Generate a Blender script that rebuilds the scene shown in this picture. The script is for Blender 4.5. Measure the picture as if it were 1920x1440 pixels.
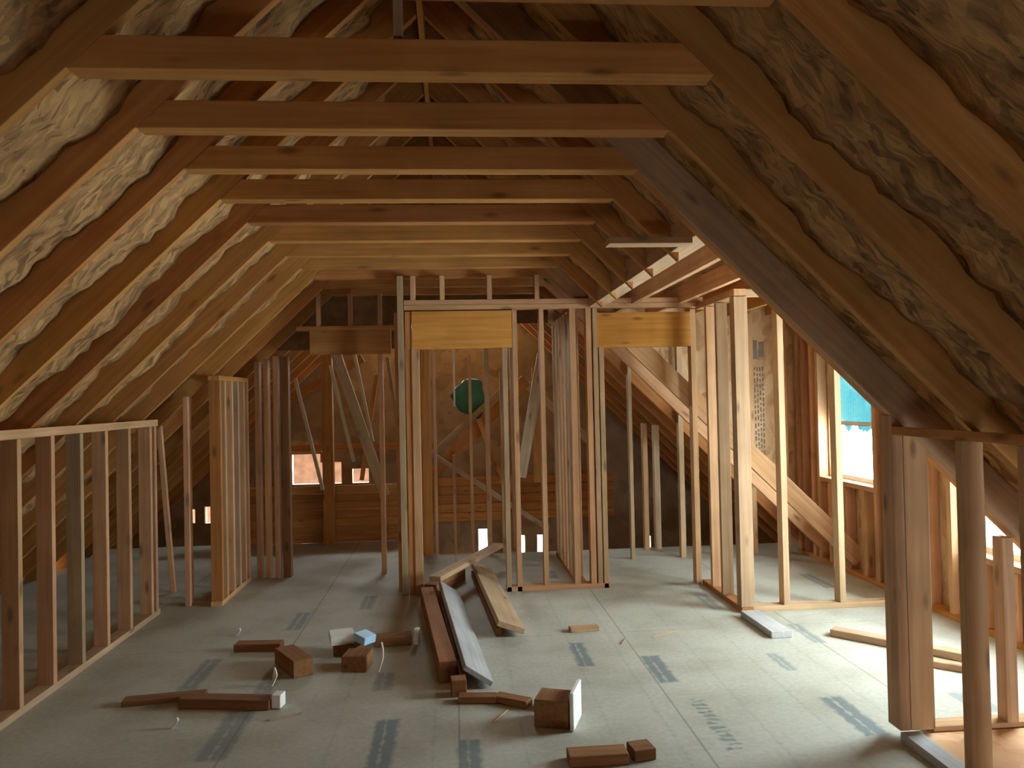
import bpy, bmesh, math, random
from mathutils import Vector, Matrix
random.seed(7)
S = bpy.context.scene
for o in list(bpy.data.objects): bpy.data.objects.remove(o)
COL = S.collection

# ------------------------------------------------------------------ camera
cd = bpy.data.cameras.new('camera'); cam = bpy.data.objects.new('camera', cd); COL.objects.link(cam)
cd.sensor_width = 36.0; cd.sensor_fit = 'HORIZONTAL'; cd.lens = 1443.0/1920.0*36.0
cd.clip_start = 0.05; cd.clip_end = 200
yaw, pitch, roll = 0.0773, 0.0171, -0.0214
fw = Vector((math.sin(yaw)*math.cos(pitch), math.cos(yaw)*math.cos(pitch), math.sin(pitch)))
rt = Vector((math.cos(yaw), -math.sin(yaw), 0)); up = rt.cross(fw)
r2 = rt*math.cos(roll)+up*math.sin(roll); u2 = up*math.cos(roll)-rt*math.sin(roll)
M = Matrix((r2, u2, -fw)).transposed().to_4x4(); M.translation = Vector((0, 0, 1.6))
cam.matrix_world = M
S.camera = cam

# ------------------------------------------------------------------ world (overcast daylight)
w = bpy.data.worlds.new('overcast_sky'); S.world = w; w.use_nodes = True
nt = w.node_tree; nt.nodes.clear()
bg = nt.nodes.new('ShaderNodeBackground'); wo = nt.nodes.new('ShaderNodeOutputWorld')
bg.inputs[0].default_value = (0.84, 0.95, 0.98, 1); bg.inputs[1].default_value = 10.0
nt.links.new(bg.outputs[0], wo.inputs[0])
S.view_settings.view_transform = 'Standard'; S.view_settings.look = 'None'
S.view_settings.gamma = 1.0; S.view_settings.use_curve_mapping = False
S.view_settings.exposure = 1.8
try:
    S.cycles.max_bounces = 12; S.cycles.diffuse_bounces = 8; S.cycles.sample_clamp_indirect = 8
except Exception: pass

def portal(name, loc, direction, sx, sy):
    l = bpy.data.lights.new(name, 'AREA'); l.shape = 'RECTANGLE'; l.size = sx; l.size_y = sy
    l.cycles.is_portal = True
    o = bpy.data.objects.new(name, l); COL.objects.link(o)
    o.location = loc; o.rotation_euler = Vector(direction).to_track_quat('-Z', 'Z').to_euler()
    return o

# window openings of the room, all in metres: (y0, y1, z0, z1) in the dormer front wall x = 3.5
WINS = [(6.08, 6.95, 0.80, 2.02), (3.75, 4.92, 0.50, 1.95)]
REARY = -1.6
KXP = 2.092
REARH = [(0.5, 1.5, 0.05, 0.24), (2.12, 2.5, 0.05, 1.1), (2.5, 2.85, 0.05, 0.8), (2.85, 3.15, 0.05, 0.5)]   # unseen openings added behind the viewer to light the right side
for y0, y1, z0, z1 in WINS:
    portal('daylight_portal', (3.62, (y0+y1)/2, (z0+z1)/2), (-1, 0, 0), y1-y0, z1-z0)

portal('daylight_portal', (1.0, REARY-.12, 0.145), (0, 1, 0), 1.0, 0.19)
portal('daylight_portal', (2.63, REARY-.12, 0.575), (0, 1, 0), 1.05, 1.05)

portal('daylight_portal', (-0.1, 11.2, 2.95), (0, -1, 0), 1.5, 0.7)
portal('daylight_portal', (4.7, 9.5, -0.2), (-1, 0, 0), 2.4, 1.3)

# ------------------------------------------------------------------ materials
def N(nt, t, **k):
    n = nt.nodes.new(t)
    for a, b in k.items(): setattr(n, a, b)
    return n
def newmat(name, rough=0.8):
    m = bpy.data.materials.new(name); m.use_nodes = True
    b = m.node_tree.nodes['Principled BSDF']; b.inputs['Roughness'].default_value = rough
    b.inputs['Specular IOR Level'].default_value = 0.25
    return m, m.node_tree, b
def ramp(nt, stops):
    r = N(nt, 'ShaderNodeValToRGB'); e = r.color_ramp.elements
    while len(e) < len(stops): e.new(0.5)
    for i, (p, c) in enumerate(stops): e[i].position = p; e[i].color = (*c, 1)
    return r
def lumber(name, a, b, hue_var=0.008, knots=True):
    """sawn softwood, grain running along the member's own z axis"""
    m, nt, bs = newmat(name, 0.82); L = nt.links.new
    tc = N(nt, 'ShaderNodeTexCoord'); oi = N(nt, 'ShaderNodeObjectInfo')
    off = N(nt, 'ShaderNodeVectorMath', operation='SCALE'); off.inputs['Scale'].default_value = 37.0
    cx = N(nt, 'ShaderNodeCombineXYZ')
    for i in range(3): L(oi.outputs['Random'], cx.inputs[i])
    L(cx.outputs[0], off.inputs[0])
    ad = N(nt, 'ShaderNodeVectorMath', operation='ADD'); L(tc.outputs['Object'], ad.inputs[0]); L(off.outputs[0], ad.inputs[1])
    mp = N(nt, 'ShaderNodeMapping'); mp.inputs['Scale'].default_value = (38, 38, 1.6); L(ad.outputs[0], mp.inputs[0])
    n1 = N(nt, 'ShaderNodeTexNoise'); n1.inputs['Scale'].default_value = 1; n1.inputs['Detail'].default_value = 5
    L(mp.outputs[0], n1.inputs['Vector'])
    r = ramp(nt, [(0.3, a), (0.7, b)]); L(n1.outputs['Fac'], r.inputs[0])
    # broad weathering blotches
    n2 = N(nt, 'ShaderNodeTexNoise'); n2.inputs['Scale'].default_value = 3.0; n2.inputs['Detail'].default_value = 3
    L(ad.outputs[0], n2.inputs['Vector'])
    mr = N(nt, 'ShaderNodeMapRange'); mr.inputs[1].default_value = 0.3; mr.inputs[2].default_value = 0.7
    mr.inputs[3].default_value = 0.86; mr.inputs[4].default_value = 1.1; L(n2.outputs['Fac'], mr.inputs[0])
    # knots
    vo = N(nt, 'ShaderNodeTexVoronoi'); vo.inputs['Scale'].default_value = 1
    mk = N(nt, 'ShaderNodeMapping'); mk.inputs['Scale'].default_value = (8, 8, 2.6); L(ad.outputs[0], mk.inputs[0]); L(mk.outputs[0], vo.inputs['Vector'])
    kr = N(nt, 'ShaderNodeMapRange'); kr.inputs[1].default_value = 0.06; kr.inputs[2].default_value = 0.17
    kr.inputs[3].default_value = 0.5 if knots else 1.0; kr.inputs[4].default_value = 1.0; L(vo.outputs['Distance'], kr.inputs[0])
    mm = N(nt, 'ShaderNodeMath', operation='MULTIPLY'); L(mr.outputs[0], mm.inputs[0]); L(kr.outputs[0], mm.inputs[1])
    hs = N(nt, 'ShaderNodeHueSaturation'); L(r.outputs[0], hs.inputs['Color'])
    hr = N(nt, 'ShaderNodeMapRange'); hr.inputs[3].default_value = 0.5-hue_var; hr.inputs[4].default_value = 0.5+hue_var*0.7
    L(oi.outputs['Random'], hr.inputs[0]); L(hr.outputs[0], hs.inputs['Hue'])
    fr = N(nt, 'ShaderNodeMath', operation='MULTIPLY'); fr.inputs[1].default_value = 7.31; L(oi.outputs['Random'], fr.inputs[0])
    f2 = N(nt, 'ShaderNodeMath', operation='FRACT'); L(fr.outputs[0], f2.inputs[0])
    vr = N(nt, 'ShaderNodeMapRange'); vr.inputs[3].default_value = 0.82; vr.inputs[4].default_value = 1.12; L(f2.outputs[0], vr.inputs[0])
    m3 = N(nt, 'ShaderNodeMath', operation='MULTIPLY'); L(mm.outputs[0], m3.inputs[0]); L(vr.outputs[0], m3.inputs[1])
    L(m3.outputs[0], hs.inputs['Value'])
    L(hs.outputs[0], bs.inputs['Base Color'])
    bp = N(nt, 'ShaderNodeBump'); bp.inputs['Strength'].default_value = 0.15; bp.inputs['Distance'].default_value = 0.002
    L(n1.outputs['Fac'], bp.inputs['Height']); L(bp.outputs[0], bs.inputs['Normal'])
    return m
STUD = lumber('stud_wood', (0.52, 0.28, 0.135), (0.66, 0.40, 0.22))
PALE = lumber('pale_stud_wood', (0.42, 0.28, 0.155), (0.53, 0.38, 0.23))
RAFT = lumber('rafter_wood', (0.43, 0.18, 0.045), (0.56, 0.275, 0.085))
HEAD = lumber('header_wood', (0.48, 0.215, 0.035), (0.60, 0.29, 0.07), 0.004)
WEB = lumber('web_wood', (0.52, 0.40, 0.24), (0.68, 0.54, 0.35))
GREYW = lumber('grey_weathered_wood', (0.40, 0.41, 0.42), (0.52, 0.53, 0.54), 0.0, False)
CUT = lumber('cutoff_wood', (0.46, 0.27, 0.14), (0.62, 0.41, 0.24))

SHADEW = lumber('shaded_cutoff_wood', (0.22, 0.095, 0.035), (0.32, 0.15, 0.06))  # wood colour darkened to carry the shade on block faces
def osb(name, dark, mid, light, scale=14.0, stretch=(1, 1, 1), seams=None, bump=0.5, contrast=1.0):
    m, nt, bs = newmat(name, 0.85); L = nt.links.new
    tc = N(nt, 'ShaderNodeTexCoord')
    mp = N(nt, 'ShaderNodeMapping'); mp.inputs['Scale'].default_value = stretch; L(tc.outputs['Object'], mp.inputs[0])
    ds = N(nt, 'ShaderNodeTexNoise'); ds.inputs['Scale'].default_value = 5; L(mp.outputs[0], ds.inputs['Vector'])
    mx = N(nt, 'ShaderNodeVectorMath', operation='SCALE'); mx.inputs['Scale'].default_value = 0.35; L(ds.outputs['Color'], mx.inputs[0])
    ad = N(nt, 'ShaderNodeVectorMath', operation='ADD'); L(mp.outputs[0], ad.inputs[0]); L(mx.outputs[0], ad.inputs[1])
    vo = N(nt, 'ShaderNodeTexVoronoi'); vo.inputs['Scale'].default_value = scale; L(ad.outputs[0], vo.inputs['Vector'])
    no = N(nt, 'ShaderNodeTexNoise'); no.inputs['Scale'].default_value = scale*0.45; no.inputs['Detail'].default_value = 6; no.inputs['Distortion'].default_value = 1.2
    L(mp.outputs[0], no.inputs['Vector'])
    sp = N(nt, 'ShaderNodeSeparateColor'); L(vo.outputs['Color'], sp.inputs[0])
    mi = N(nt, 'ShaderNodeMix'); mi.inputs[0].default_value = 0.3*contrast; L(no.outputs['Fac'], mi.inputs[2]); L(sp.outputs[0], mi.inputs[3])
    r = ramp(nt, [(0.28, dark), (0.5, mid), (0.72, light)]); L(mi.outputs[0], r.inputs[0])
    L(r.outputs[0], bs.inputs['Base Color'])
    bp = N(nt, 'ShaderNodeBump'); bp.inputs['Strength'].default_value = bump; bp.inputs['Distance'].default_value = 0.02
    L(mi.outputs[0], bp.inputs['Height']); L(bp.outputs[0], bs.inputs['Normal'])
    return m
SHEATH = osb('roof_sheathing', (0.14, 0.07, 0.022), (0.38, 0.205, 0.065), (0.57, 0.34, 0.125), 13.0, (0.8, 1.5, 0.8), bump=0.8)
WALLOSB = osb('wall_sheathing', (0.40, 0.24, 0.12), (0.56, 0.37, 0.21), (0.66, 0.47, 0.28), 12.0, (1, 1, 0.5), bump=0.3)
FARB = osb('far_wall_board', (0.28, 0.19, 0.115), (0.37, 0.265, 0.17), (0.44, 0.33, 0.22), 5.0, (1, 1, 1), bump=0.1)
ORANGE = osb('orange_sheathing', (0.60, 0.30, 0.14), (0.72, 0.40, 0.20), (0.80, 0.50, 0.28), 8.0, bump=0.2)

def floor_material():
    m, nt, bs = newmat('subfloor_panel', 0.72); L = nt.links.new
    tc = N(nt, 'ShaderNodeTexCoord'); P = tc.outputs['Object']
    no = N(nt, 'ShaderNodeTexNoise'); no.inputs['Scale'].default_value = 2.2; no.inputs['Detail'].default_value = 6; L(P, no.inputs['Vector'])
    r = ramp(nt, [(0.3, (0.38, 0.37, 0.31)), (0.52, (0.47, 0.48, 0.42)), (0.75, (0.55, 0.56, 0.50))]); L(no.outputs['Fac'], r.inputs[0])
    fl = N(nt, 'ShaderNodeTexNoise'); fl.inputs['Scale'].default_value = 38; fl.inputs['Detail'].default_value = 4; L(P, fl.inputs['Vector'])
    mr = N(nt, 'ShaderNodeMapRange'); mr.inputs[1].default_value = 0.3; mr.inputs[2].default_value = 0.7; mr.inputs[3].default_value = 0.9; mr.inputs[4].default_value = 1.07
    L(fl.outputs['Fac'], mr.inputs[0])
    sc = N(nt, 'ShaderNodeVectorMath', operation='SCALE'); L(r.outputs[0], sc.inputs[0]); L(mr.outputs[0], sc.inputs['Scale'])
    cur = sc.outputs[0]
    sx = N(nt, 'ShaderNodeSeparateXYZ'); L(P, sx.inputs[0])
    wob = N(nt, 'ShaderNodeTexNoise'); wob.inputs['Scale'].default_value = 22; wob.inputs['Detail'].default_value = 3; L(P, wob.inputs['Vector'])
    wsc = N(nt, 'ShaderNodeMath', operation='MULTIPLY_ADD'); wsc.inputs[1].default_value = 0.05; wsc.inputs[2].default_value = -0.025; L(wob.outputs['Fac'], wsc.inputs[0])
    def mixc(cur, fac, col, amt=1.0):
        x = N(nt, 'ShaderNodeMix', data_type='RGBA'); L(cur, x.inputs[6]); x.inputs[7].default_value = (*col, 1)
        k = N(nt, 'ShaderNodeMath', operation='MULTIPLY'); k.inputs[1].default_value = amt; L(fac, k.inputs[0]); L(k.outputs[0], x.inputs[0])
        return x.outputs[2]
    def box(cx, cy, hw, hl, rot, soft):
        # soft-edged rectangle mask around (cx, cy), turned by rot
        mp = N(nt, 'ShaderNodeMapping', vector_type='TEXTURE'); mp.inputs['Location'].default_value = (cx, cy, 0); mp.inputs['Rotation'].default_value = (0, 0, rot); L(P, mp.inputs[0])
        s = N(nt, 'ShaderNodeSeparateXYZ'); L(mp.outputs[0], s.inputs[0]); out = []
        for i, h in ((0, hw), (1, hl)):
            a = N(nt, 'ShaderNodeMath', operation='ABSOLUTE'); L(s.outputs[i], a.inputs[0])
            b = N(nt, 'ShaderNodeMath', operation='ADD'); L(a.outputs[0], b.inputs[0]); L(wsc.outputs[0], b.inputs[1])
            c = N(nt, 'ShaderNodeMapRange'); c.inputs[1].default_value = h-soft; c.inputs[2].default_value = h+soft; c.inputs[3].default_value = 1; c.inputs[4].default_value = 0
            L(b.outputs[0], c.inputs[0]); out.append(c.outputs[0])
        k = N(nt, 'ShaderNodeMath', operation='MULTIPLY'); L(out[0], k.inputs[0]); L(out[1], k.inputs[1])
        return k.outputs[0]
    # panel seams: long joints run away from the viewer every 1.22 m, short joints across every 2.44 m
    for xx in (-2.3, -1.08, 0.0, 1.10, 2.30, 3.5):
        a = N(nt, 'ShaderNodeMath', operation='SUBTRACT'); a.inputs[1].default_value = xx; L(sx.outputs[0], a.inputs[0])
        b = N(nt, 'ShaderNodeMath', operation='ABSOLUTE'); L(a.outputs[0], b.inputs[0])
        c = N(nt, 'ShaderNodeMapRange'); c.inputs[1].default_value = 0.002; c.inputs[2].default_value = 0.008; c.inputs[3].default_value = 1; c.inputs[4].default_value = 0
        L(b.outputs[0], c.inputs[0]); cur = mixc(cur, c.outputs[0], (0.10, 0.09, 0.07), 0.45)
    for yy in (2.7, 5.15, 7.6):
        a = N(nt, 'ShaderNodeMath', operation='SUBTRACT'); a.inputs[1].default_value = yy; L(sx.outputs[1], a.inputs[0])
        b = N(nt, 'ShaderNodeMath', operation='ABSOLUTE'); L(a.outputs[0], b.inputs[0])
        c = N(nt, 'ShaderNodeMapRange'); c.inputs[1].default_value = 0.002; c.inputs[2].default_value = 0.008; c.inputs[3].default_value = 1; c.inputs[4].default_value = 0
        L(b.outputs[0], c.inputs[0]); cur = mixc(cur, c.outputs[0], (0.10, 0.09, 0.07), 0.25)
    # blue-grey ink stamps printed on the panels
    ST = [(1.165, 4.44, 0.055, 0.22), (1.93, 3.68, 0.06, 0.23), (0.76, 4.75, 0.045, 0.22), (-0.355, 3.62, 0.055, 0.30), (0.045, 3.45, 0.05, 0.19),
          (2.295, 4.95, 0.04, 0.2), (1.91, 4.45, 0.035, 0.15), (1.925, 5.8, 0.05, 0.22), (-1.52, 4.72, 0.05, 0.26), (-1.08, 4.52, 0.05, 0.17),
          (-1.12, 3.85, 0.07, 0.28), (3.03, 6.3, 0.05, 0.25), (2.62, 3.75, 0.07, 0.13), (-0.42, 4.45, 0.05, 0.14), (-1.15, 5.75, 0.05, 0.22),
          (-0.7, 6.2, 0.05, 0.2), (0.85, 6.9, 0.05, 0.15)]
    for i, (x, y, hw, hl) in enumerate(ST):
        cur = mixc(cur, box(x, y, hw, hl, 0.0, 0.012), (0.10, 0.15, 0.185), 0.72 if i < 5 else 0.5)
        cur = mixc(cur, box(x-hw*0.1, y, 0.005, hl, 0.0, 0.004), (0.50, 0.50, 0.42), 0.5)
    # printed nail guide lines and a line of faded lettering beside the seam
    for x in (1.0, 1.45, 1.75, 0.72, 0.3, -0.12, -0.6, 2.1):
        cur = mixc(cur, box(x, 4.4, 0.006, 1.9, 0.0, 0.006), (0.22, 0.24, 0.22), 0.22)
    for k in range(13):
        cur = mixc(cur, box(1.235+0.006*math.sin(k*2.1), 3.40+k*0.045, 0.036, 0.0065+0.004*((k*7) % 3), 0.25*math.sin(k*1.7), 0.006), (0.14, 0.18, 0.19), 0.62)
        if k % 3 != 1: cur = mixc(cur, box(1.235+0.02*((k % 2)*2-1), 3.42+k*0.045, 0.006, 0.022, 0.0, 0.006), (0.14, 0.18, 0.19), 0.5)
    # dirt
    dn = N(nt, 'ShaderNodeTexNoise'); dn.inputs['Scale'].default_value = 1.1; dn.inputs['Detail'].default_value = 8; dn.inputs['Roughness'].default_value = 0.7; L(P, dn.inputs['Vector'])
    dm = N(nt, 'ShaderNodeMapRange'); dm.inputs[1].default_value = 0.54; dm.inputs[2].default_value = 0.74; L(dn.outputs['Fac'], dm.inputs[0])
    cur = mixc(cur, dm.outputs[0], (0.28, 0.26, 0.2), 0.35)
    L(cur, bs.inputs['Base Color'])
    return m
FLOORM = floor_material()

def plain(name, c, rough=0.6, noise=0.0):
    m, nt, bs = newmat(name, rough)
    tc = N(nt, 'ShaderNodeTexCoord'); no = N(nt, 'ShaderNodeTexNoise'); no.inputs['Scale'].default_value = 9
    nt.links.new(tc.outputs['Object'], no.inputs['Vector'])
    r = ramp(nt, [(0.3, tuple(v*(1-noise) for v in c)), (0.7, tuple(min(1, v*(1+noise)) for v in c))])
    nt.links.new(no.outputs['Fac'], r.inputs[0]); nt.links.new(r.outputs[0], bs.inputs['Base Color'])
    return m
WHITE = plain('white_paper', (0.85, 0.86, 0.84), 0.6, 0.04)
VINYL = plain('white_vinyl', (0.75, 0.77, 0.76), 0.4, 0.02)
BLUE = plain('light_blue_plastic', (0.42, 0.66, 0.90), 0.4, 0.1)
GREEN = plain('green_plastic', (0.06, 0.20, 0.125), 0.45, 0.15)
DARKF = plain('attic_insulation_board', (0.20, 0.15, 0.11), 0.9, 0.2)
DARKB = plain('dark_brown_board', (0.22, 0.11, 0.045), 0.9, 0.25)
BRICK = plain('sunlit_timber_outside', (0.085, 0.040, 0.022), 0.8, 0.25)
GROUND = plain('outside_ground', (0.75, 0.75, 0.72), 0.9, 0.1)

def glass(name, tint, fac):
    m = bpy.data.materials.new(name); m.use_nodes = True; nt = m.node_tree; nt.nodes.clear(); L = nt.links.new
    o = N(nt, 'ShaderNodeOutputMaterial'); t = N(nt, 'ShaderNodeBsdfTransparent'); g = N(nt, 'ShaderNodeBsdfGlossy'); g.inputs['Roughness'].default_value = 0.02
    mx = N(nt, 'ShaderNodeMixShader'); mx.inputs[0].default_value = fac; t.inputs[0].default_value = (*tint, 1)
    L(t.outputs[0], mx.inputs[1]); L(g.outputs[0], mx.inputs[2]); L(mx.outputs[0], o.inputs[0])
    return m, t, nt
PANE, _, _ = glass('window_glass', (0.97, 0.99, 0.98), 0.04)
FILM, ft, fnt = glass('teal_view_film', (0.1, 0.3, 0.3), 0.03)  # film stands in for the teal view outside the upper sash
_tc = N(fnt, 'ShaderNodeTexCoord'); _n = N(fnt, 'ShaderNodeTexNoise'); _n.inputs['Scale'].default_value = 3.2; fnt.links.new(_tc.outputs['Object'], _n.inputs['Vector'])
_r = ramp(fnt, [(0.40, (0.075, 0.150, 0.162)), (0.58, (0.10, 0.170, 0.172)), (0.68, (0.150, 0.190, 0.190))]); fnt.links.new(_n.outputs['Fac'], _r.inputs[0]); fnt.links.new(_r.outputs[0], ft.inputs[0])

# ------------------------------------------------------------------ builders
def props(o, label=None, cat=None, group=None, kind=None):
    if label: o['label'] = label
    if cat: o['category'] = cat
    if group: o['group'] = group
    if kind: o['kind'] = kind
    return o
def obj(name, bm, mat, parent=None):
    me = bpy.data.meshes.new(name); bm.to_mesh(me); bm.free()
    me.materials.append(mat)
    o = bpy.data.objects.new(name, me); COL.objects.link(o)
    if parent: o.parent = parent
    return o
def bx(bm, x0, x1, y0, y1, z0, z1):
    vs = [bm.verts.new((x, y, z)) for x in (x0, x1) for y in (y0, y1) for z in (z0, z1)]
    for f in ((0, 1, 3, 2), (4, 6, 7, 5), (0, 4, 5, 1), (2, 3, 7, 6), (0, 2, 6, 4), (1, 5, 7, 3)):
        bm.faces.new([vs[i] for i in f])
def member(name, p0, p1, a, b, face, mat, label=None, cat=None, group=None, kind=None, parent=None, bev=0.002, cut0=None, cut1=None):
    """a sawn stick from p0 to p1 (centre line); a = size along 'face' direction, b = size across it.
    cut0 / cut1: world normals of the plane its ends are cut with"""
    p0 = Vector(p0); p1 = Vector(p1); z = (p1-p0); ln = z.length; z.normalize()
    x = Vector(face); x = (x-z*x.dot(z)).normalized(); y = z.cross(x)
    bm = bmesh.new(); bx(bm, -a/2, a/2, -b/2, b/2, 0, ln)
    R = Matrix((x, y, z)).transposed()
    for v in bm.verts:
        n = cut0 if v.co.z < ln/2 else cut1
        if n is not None:
            nl = R.transposed() @ Vector(n)
            base = 0 if v.co.z < ln/2 else ln
            if abs(nl.z) > 0.05: v.co.z = base-(nl.x*v.co.x+nl.y*v.co.y)/nl.z
    if bev: bmesh.ops.bevel(bm, geom=bm.edges[:], offset=bev, segments=1, affect='EDGES')
    bmesh.ops.recalc_face_normals(bm, faces=bm.faces[:])
    o = obj(name, bm, mat, parent)
    T = R.to_4x4(); T.translation = p0; o.matrix_world = T
    return props(o, label, cat, group, kind)
def upright(name, x, y, z0, z1, wx, wy, mat, label, cat='stud', group=None, **k):
    return member(name, (x, y, z0), (x, y, z1), wx, wy, (1, 0, 0), mat, label, cat, group, **k)
def panel(name, axis, pos, th, u0, u1, v0, v1, holes, mat, kind='structure', clip=None):
    """wall slab with real openings; axis 'x' -> plane x=pos, u=y, v=z; 'y' -> plane y=pos, u=x, v=z"""
    us = sorted(set([u0, u1]+[h[i] for h in holes for i in (0, 1)])); vs = sorted(set([v0, v1]+[h[i] for h in holes for i in (2, 3)]))
    bm = bmesh.new()
    for i in range(len(us)-1):
        for j in range(len(vs)-1):
            cu = (us[i]+us[i+1])/2; cv = (vs[j]+vs[j+1])/2
            if any(h[0] < cu < h[1] and h[2] < cv < h[3] for h in holes): continue
            if axis == 'x': bx(bm, pos, pos+th, us[i], us[i+1], vs[j], vs[j+1])
            else: bx(bm, us[i], us[i+1], pos, pos+th, vs[j], vs[j+1])
    bmesh.ops.remove_doubles(bm, verts=bm.verts[:], dist=1e-5)
    return props(obj(name, bm, mat), kind=kind)
def prism(name, poly, y0, y1, mat, kind='structure', **k):
    """polygon in the x-z plane extruded along y"""
    bm = bmesh.new(); A = [bm.verts.new((x, y0, z)) for x, z in poly]; B = [bm.verts.new((x, y1, z)) for x, z in poly]
    bm.faces.new(A); bm.faces.new(B[::-1]); n = len(A)
    for i in range(n): bm.faces.new((A[i], B[i], B[(i+1) % n], A[(i+1) % n]))
    bmesh.ops.recalc_face_normals(bm, faces=bm.faces[:])
    return props(obj(name, bm, mat), kind=kind, **k)
ORD = ['first', 'second', 'third', 'fourth', 'fifth', 'sixth', 'seventh', 'eighth', 'ninth', 'tenth', 'eleventh', 'twelfth', 'thirteenth', 'fourteenth', 'fifteenth', 'sixteenth', 'seventeenth', 'eighteenth', 'nineteenth', 'twentieth']

# ------------------------------------------------------------------ the roof's section
SL, SR = 0.955, 0.98                       # slopes
CH = 2.613                                 # underside of the collar ties
XLc, XRc = -1.133, 0.853                   # where the rafters meet them
def zl(x): return CH+SL*(x-XLc)            # underside of left rafters
def zr(x): return CH-SR*(x-XRc)
XRI = (SR*XRc+SL*XLc)/(SL+SR); ZRI = zl(XRI)
RD = 0.16                                  # rafter depth
vl = RD*math.sqrt(1+SL*SL); vr_ = RD*math.sqrt(1+SR*SR)   # vertical rise from underside to sheathing
Y1, SP = 2.377, 0.5094
TY = [Y1+(k-1)*SP for k in range(0, 17)]   # tie/rafter positions, index 0 = nearest

# ------------------------------------------------------------------ setting: floors, roof deck, walls
bm = bmesh.new(); bx(bm, -4.0, 3.6, REARY, 7.93, -0.03, 0.0); bx(bm, -4.0, -0.42, 7.93, 8.95, -0.03, 0.0)
bmesh.ops.remove_doubles(bm, verts=bm.verts[:], dist=1e-5)
props(obj('floor', bm, FLOORM), kind='structure')
bm = bmesh.new(); bx(bm, -6.3, 4.6, 7.9, 11.2, -1.03, -1.0); props(obj('floor_lower', bm, DARKF), kind='structure')
panel('wall_lower', 'y', 7.9, 0.02, -6.3, 4.6, -1.0, -0.035, [], WALLOSB)

def slope_deck(name, x0, x1, side, y0, y1, mat):
    f, v = (zl, vl) if side < 0 else (zr, vr_)
    poly = [(x0, f(x0)+v), (x1, f(x1)+v), (x1, f(x1)+v+0.02), (x0, f(x0)+v+0.02)]
    return prism(name, poly, y0, y1, mat)
slope_deck('ceiling_left', -5.5, XRI, -1, REARY-.1, 11.3, SHEATH)
slope_deck('ceiling_right_near', XRI, 4.3, 1, REARY-.1, 3.495, SHEATH)
slope_deck('ceiling_right_middle', XRI, 1.22, 1, 3.495, 7.5, SHEATH)
slope_deck('ceiling_right_far', XRI, 4.6, 1, 7.5, 11.3, SHEATH)
# flat dormer deck above the joists
bm = bmesh.new(); bx(bm, 1.18, 3.6, 3.475, 7.5, 2.50, 2.52); props(obj('ceiling_dormer', bm, SHEATH), kind='structure')

# dormer front wall with two windows
panel('wall_dormer', 'x', 3.50, 0.02, 3.40, 7.93, 0.0, 2.52, [(a, b, c, d) for a, b, c, d in WINS], WALLOSB)
# sheathed cheek of the dormer towards the viewer, above the main roof
prism('wall_dormer_cheek_near', [(1.2, zr(1.2)+vr_+.02), (3.5, zr(3.5)+vr_+.02), (3.5, 2.5), (1.2, 2.5)], 3.475, 3.49, WALLOSB)
# far cheek: printed sheathing above the roof line
far = prism('wall_dormer_cheek_far', [(0.95, zr(0.95)-0.2), (1.3, zr(1.3)+0.02), (3.5, zr(3.5)+0.02), (3.5, 2.5), (0.95, 2.5)], 7.5, 7.515, WALLOSB)
# gable wall behind the viewer
panel('wall_rear', 'y', REARY-0.1, 0.08, -4.0, 4.0, 0.0, 3.9, REARH, WALLOSB)
panel('knee_light_block', 'x', KXP, 0.012, REARY, 1.1, 0.0, 1.42, [], WALLOSB)  # unseen panel added to keep the rear light off the ties
# far gable wall with gaps to the outside, plus an unseen high opening added for light
HF = [(-0.85, 0.65, 2.6, 3.3), (-2.26, -1.87, 0.44, 0.86), (-1.87, -1.58, 0.44, 0.74), (-1.43, -1.20, 0.44, 0.64), (0.33, 0.46, -0.65, -0.27), (0.88, 0.99, -0.72, -0.38), (1.17, 1.28, -0.73, -0.38), (2.775, 2.82, -0.68, -0.45),
      (-3.46, -3.37, -0.06, 0.17), (-3.65, -3.59, -0.05, 0.14), (-4.48, -4.455, -0.05, 0.13)]
panel('wall_far', 'y', 11.0, 0.1, -6.3, 4.6, -1.0, 3.9, HF, FARB)
panel('wall_far_side_left', 'x', -6.3, 0.03, 7.9, 11.2, -1.0, 0.6, [], FARB)
panel('wall_far_side_right', 'x', 4.6, 0.03, 7.9, 11.2, -1.0, 0.6, [(8.3, 10.7, -0.85, 0.45)], FARB)  # opening added out of view to brighten the far area
panel('wall_far_side_return', 'y', 7.93, 0.02, 3.52, 4.6, -1.0, 0.6, [], FARB)
# sunlit boarding of the neighbouring framing seen through the far opening
nb = panel('timber_fence', 'y', 12.2, 0.05, -4.5, 0.0, -1.0, 1.05, [], BRICK, kind=None)
props(nb, 'orange daylit boarding outside the wide low opening in the far wall', 'fence')

# eave closures
panel('wall_eave_left', 'x', -4.0, 0.02, REARY, 7.9, -0.03, 0.06, [], WALLOSB)
panel('wall_eave_right', 'x', 3.58, 0.02, REARY, 3.4, 0.0, 0.2, [], WALLOSB)

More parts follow.
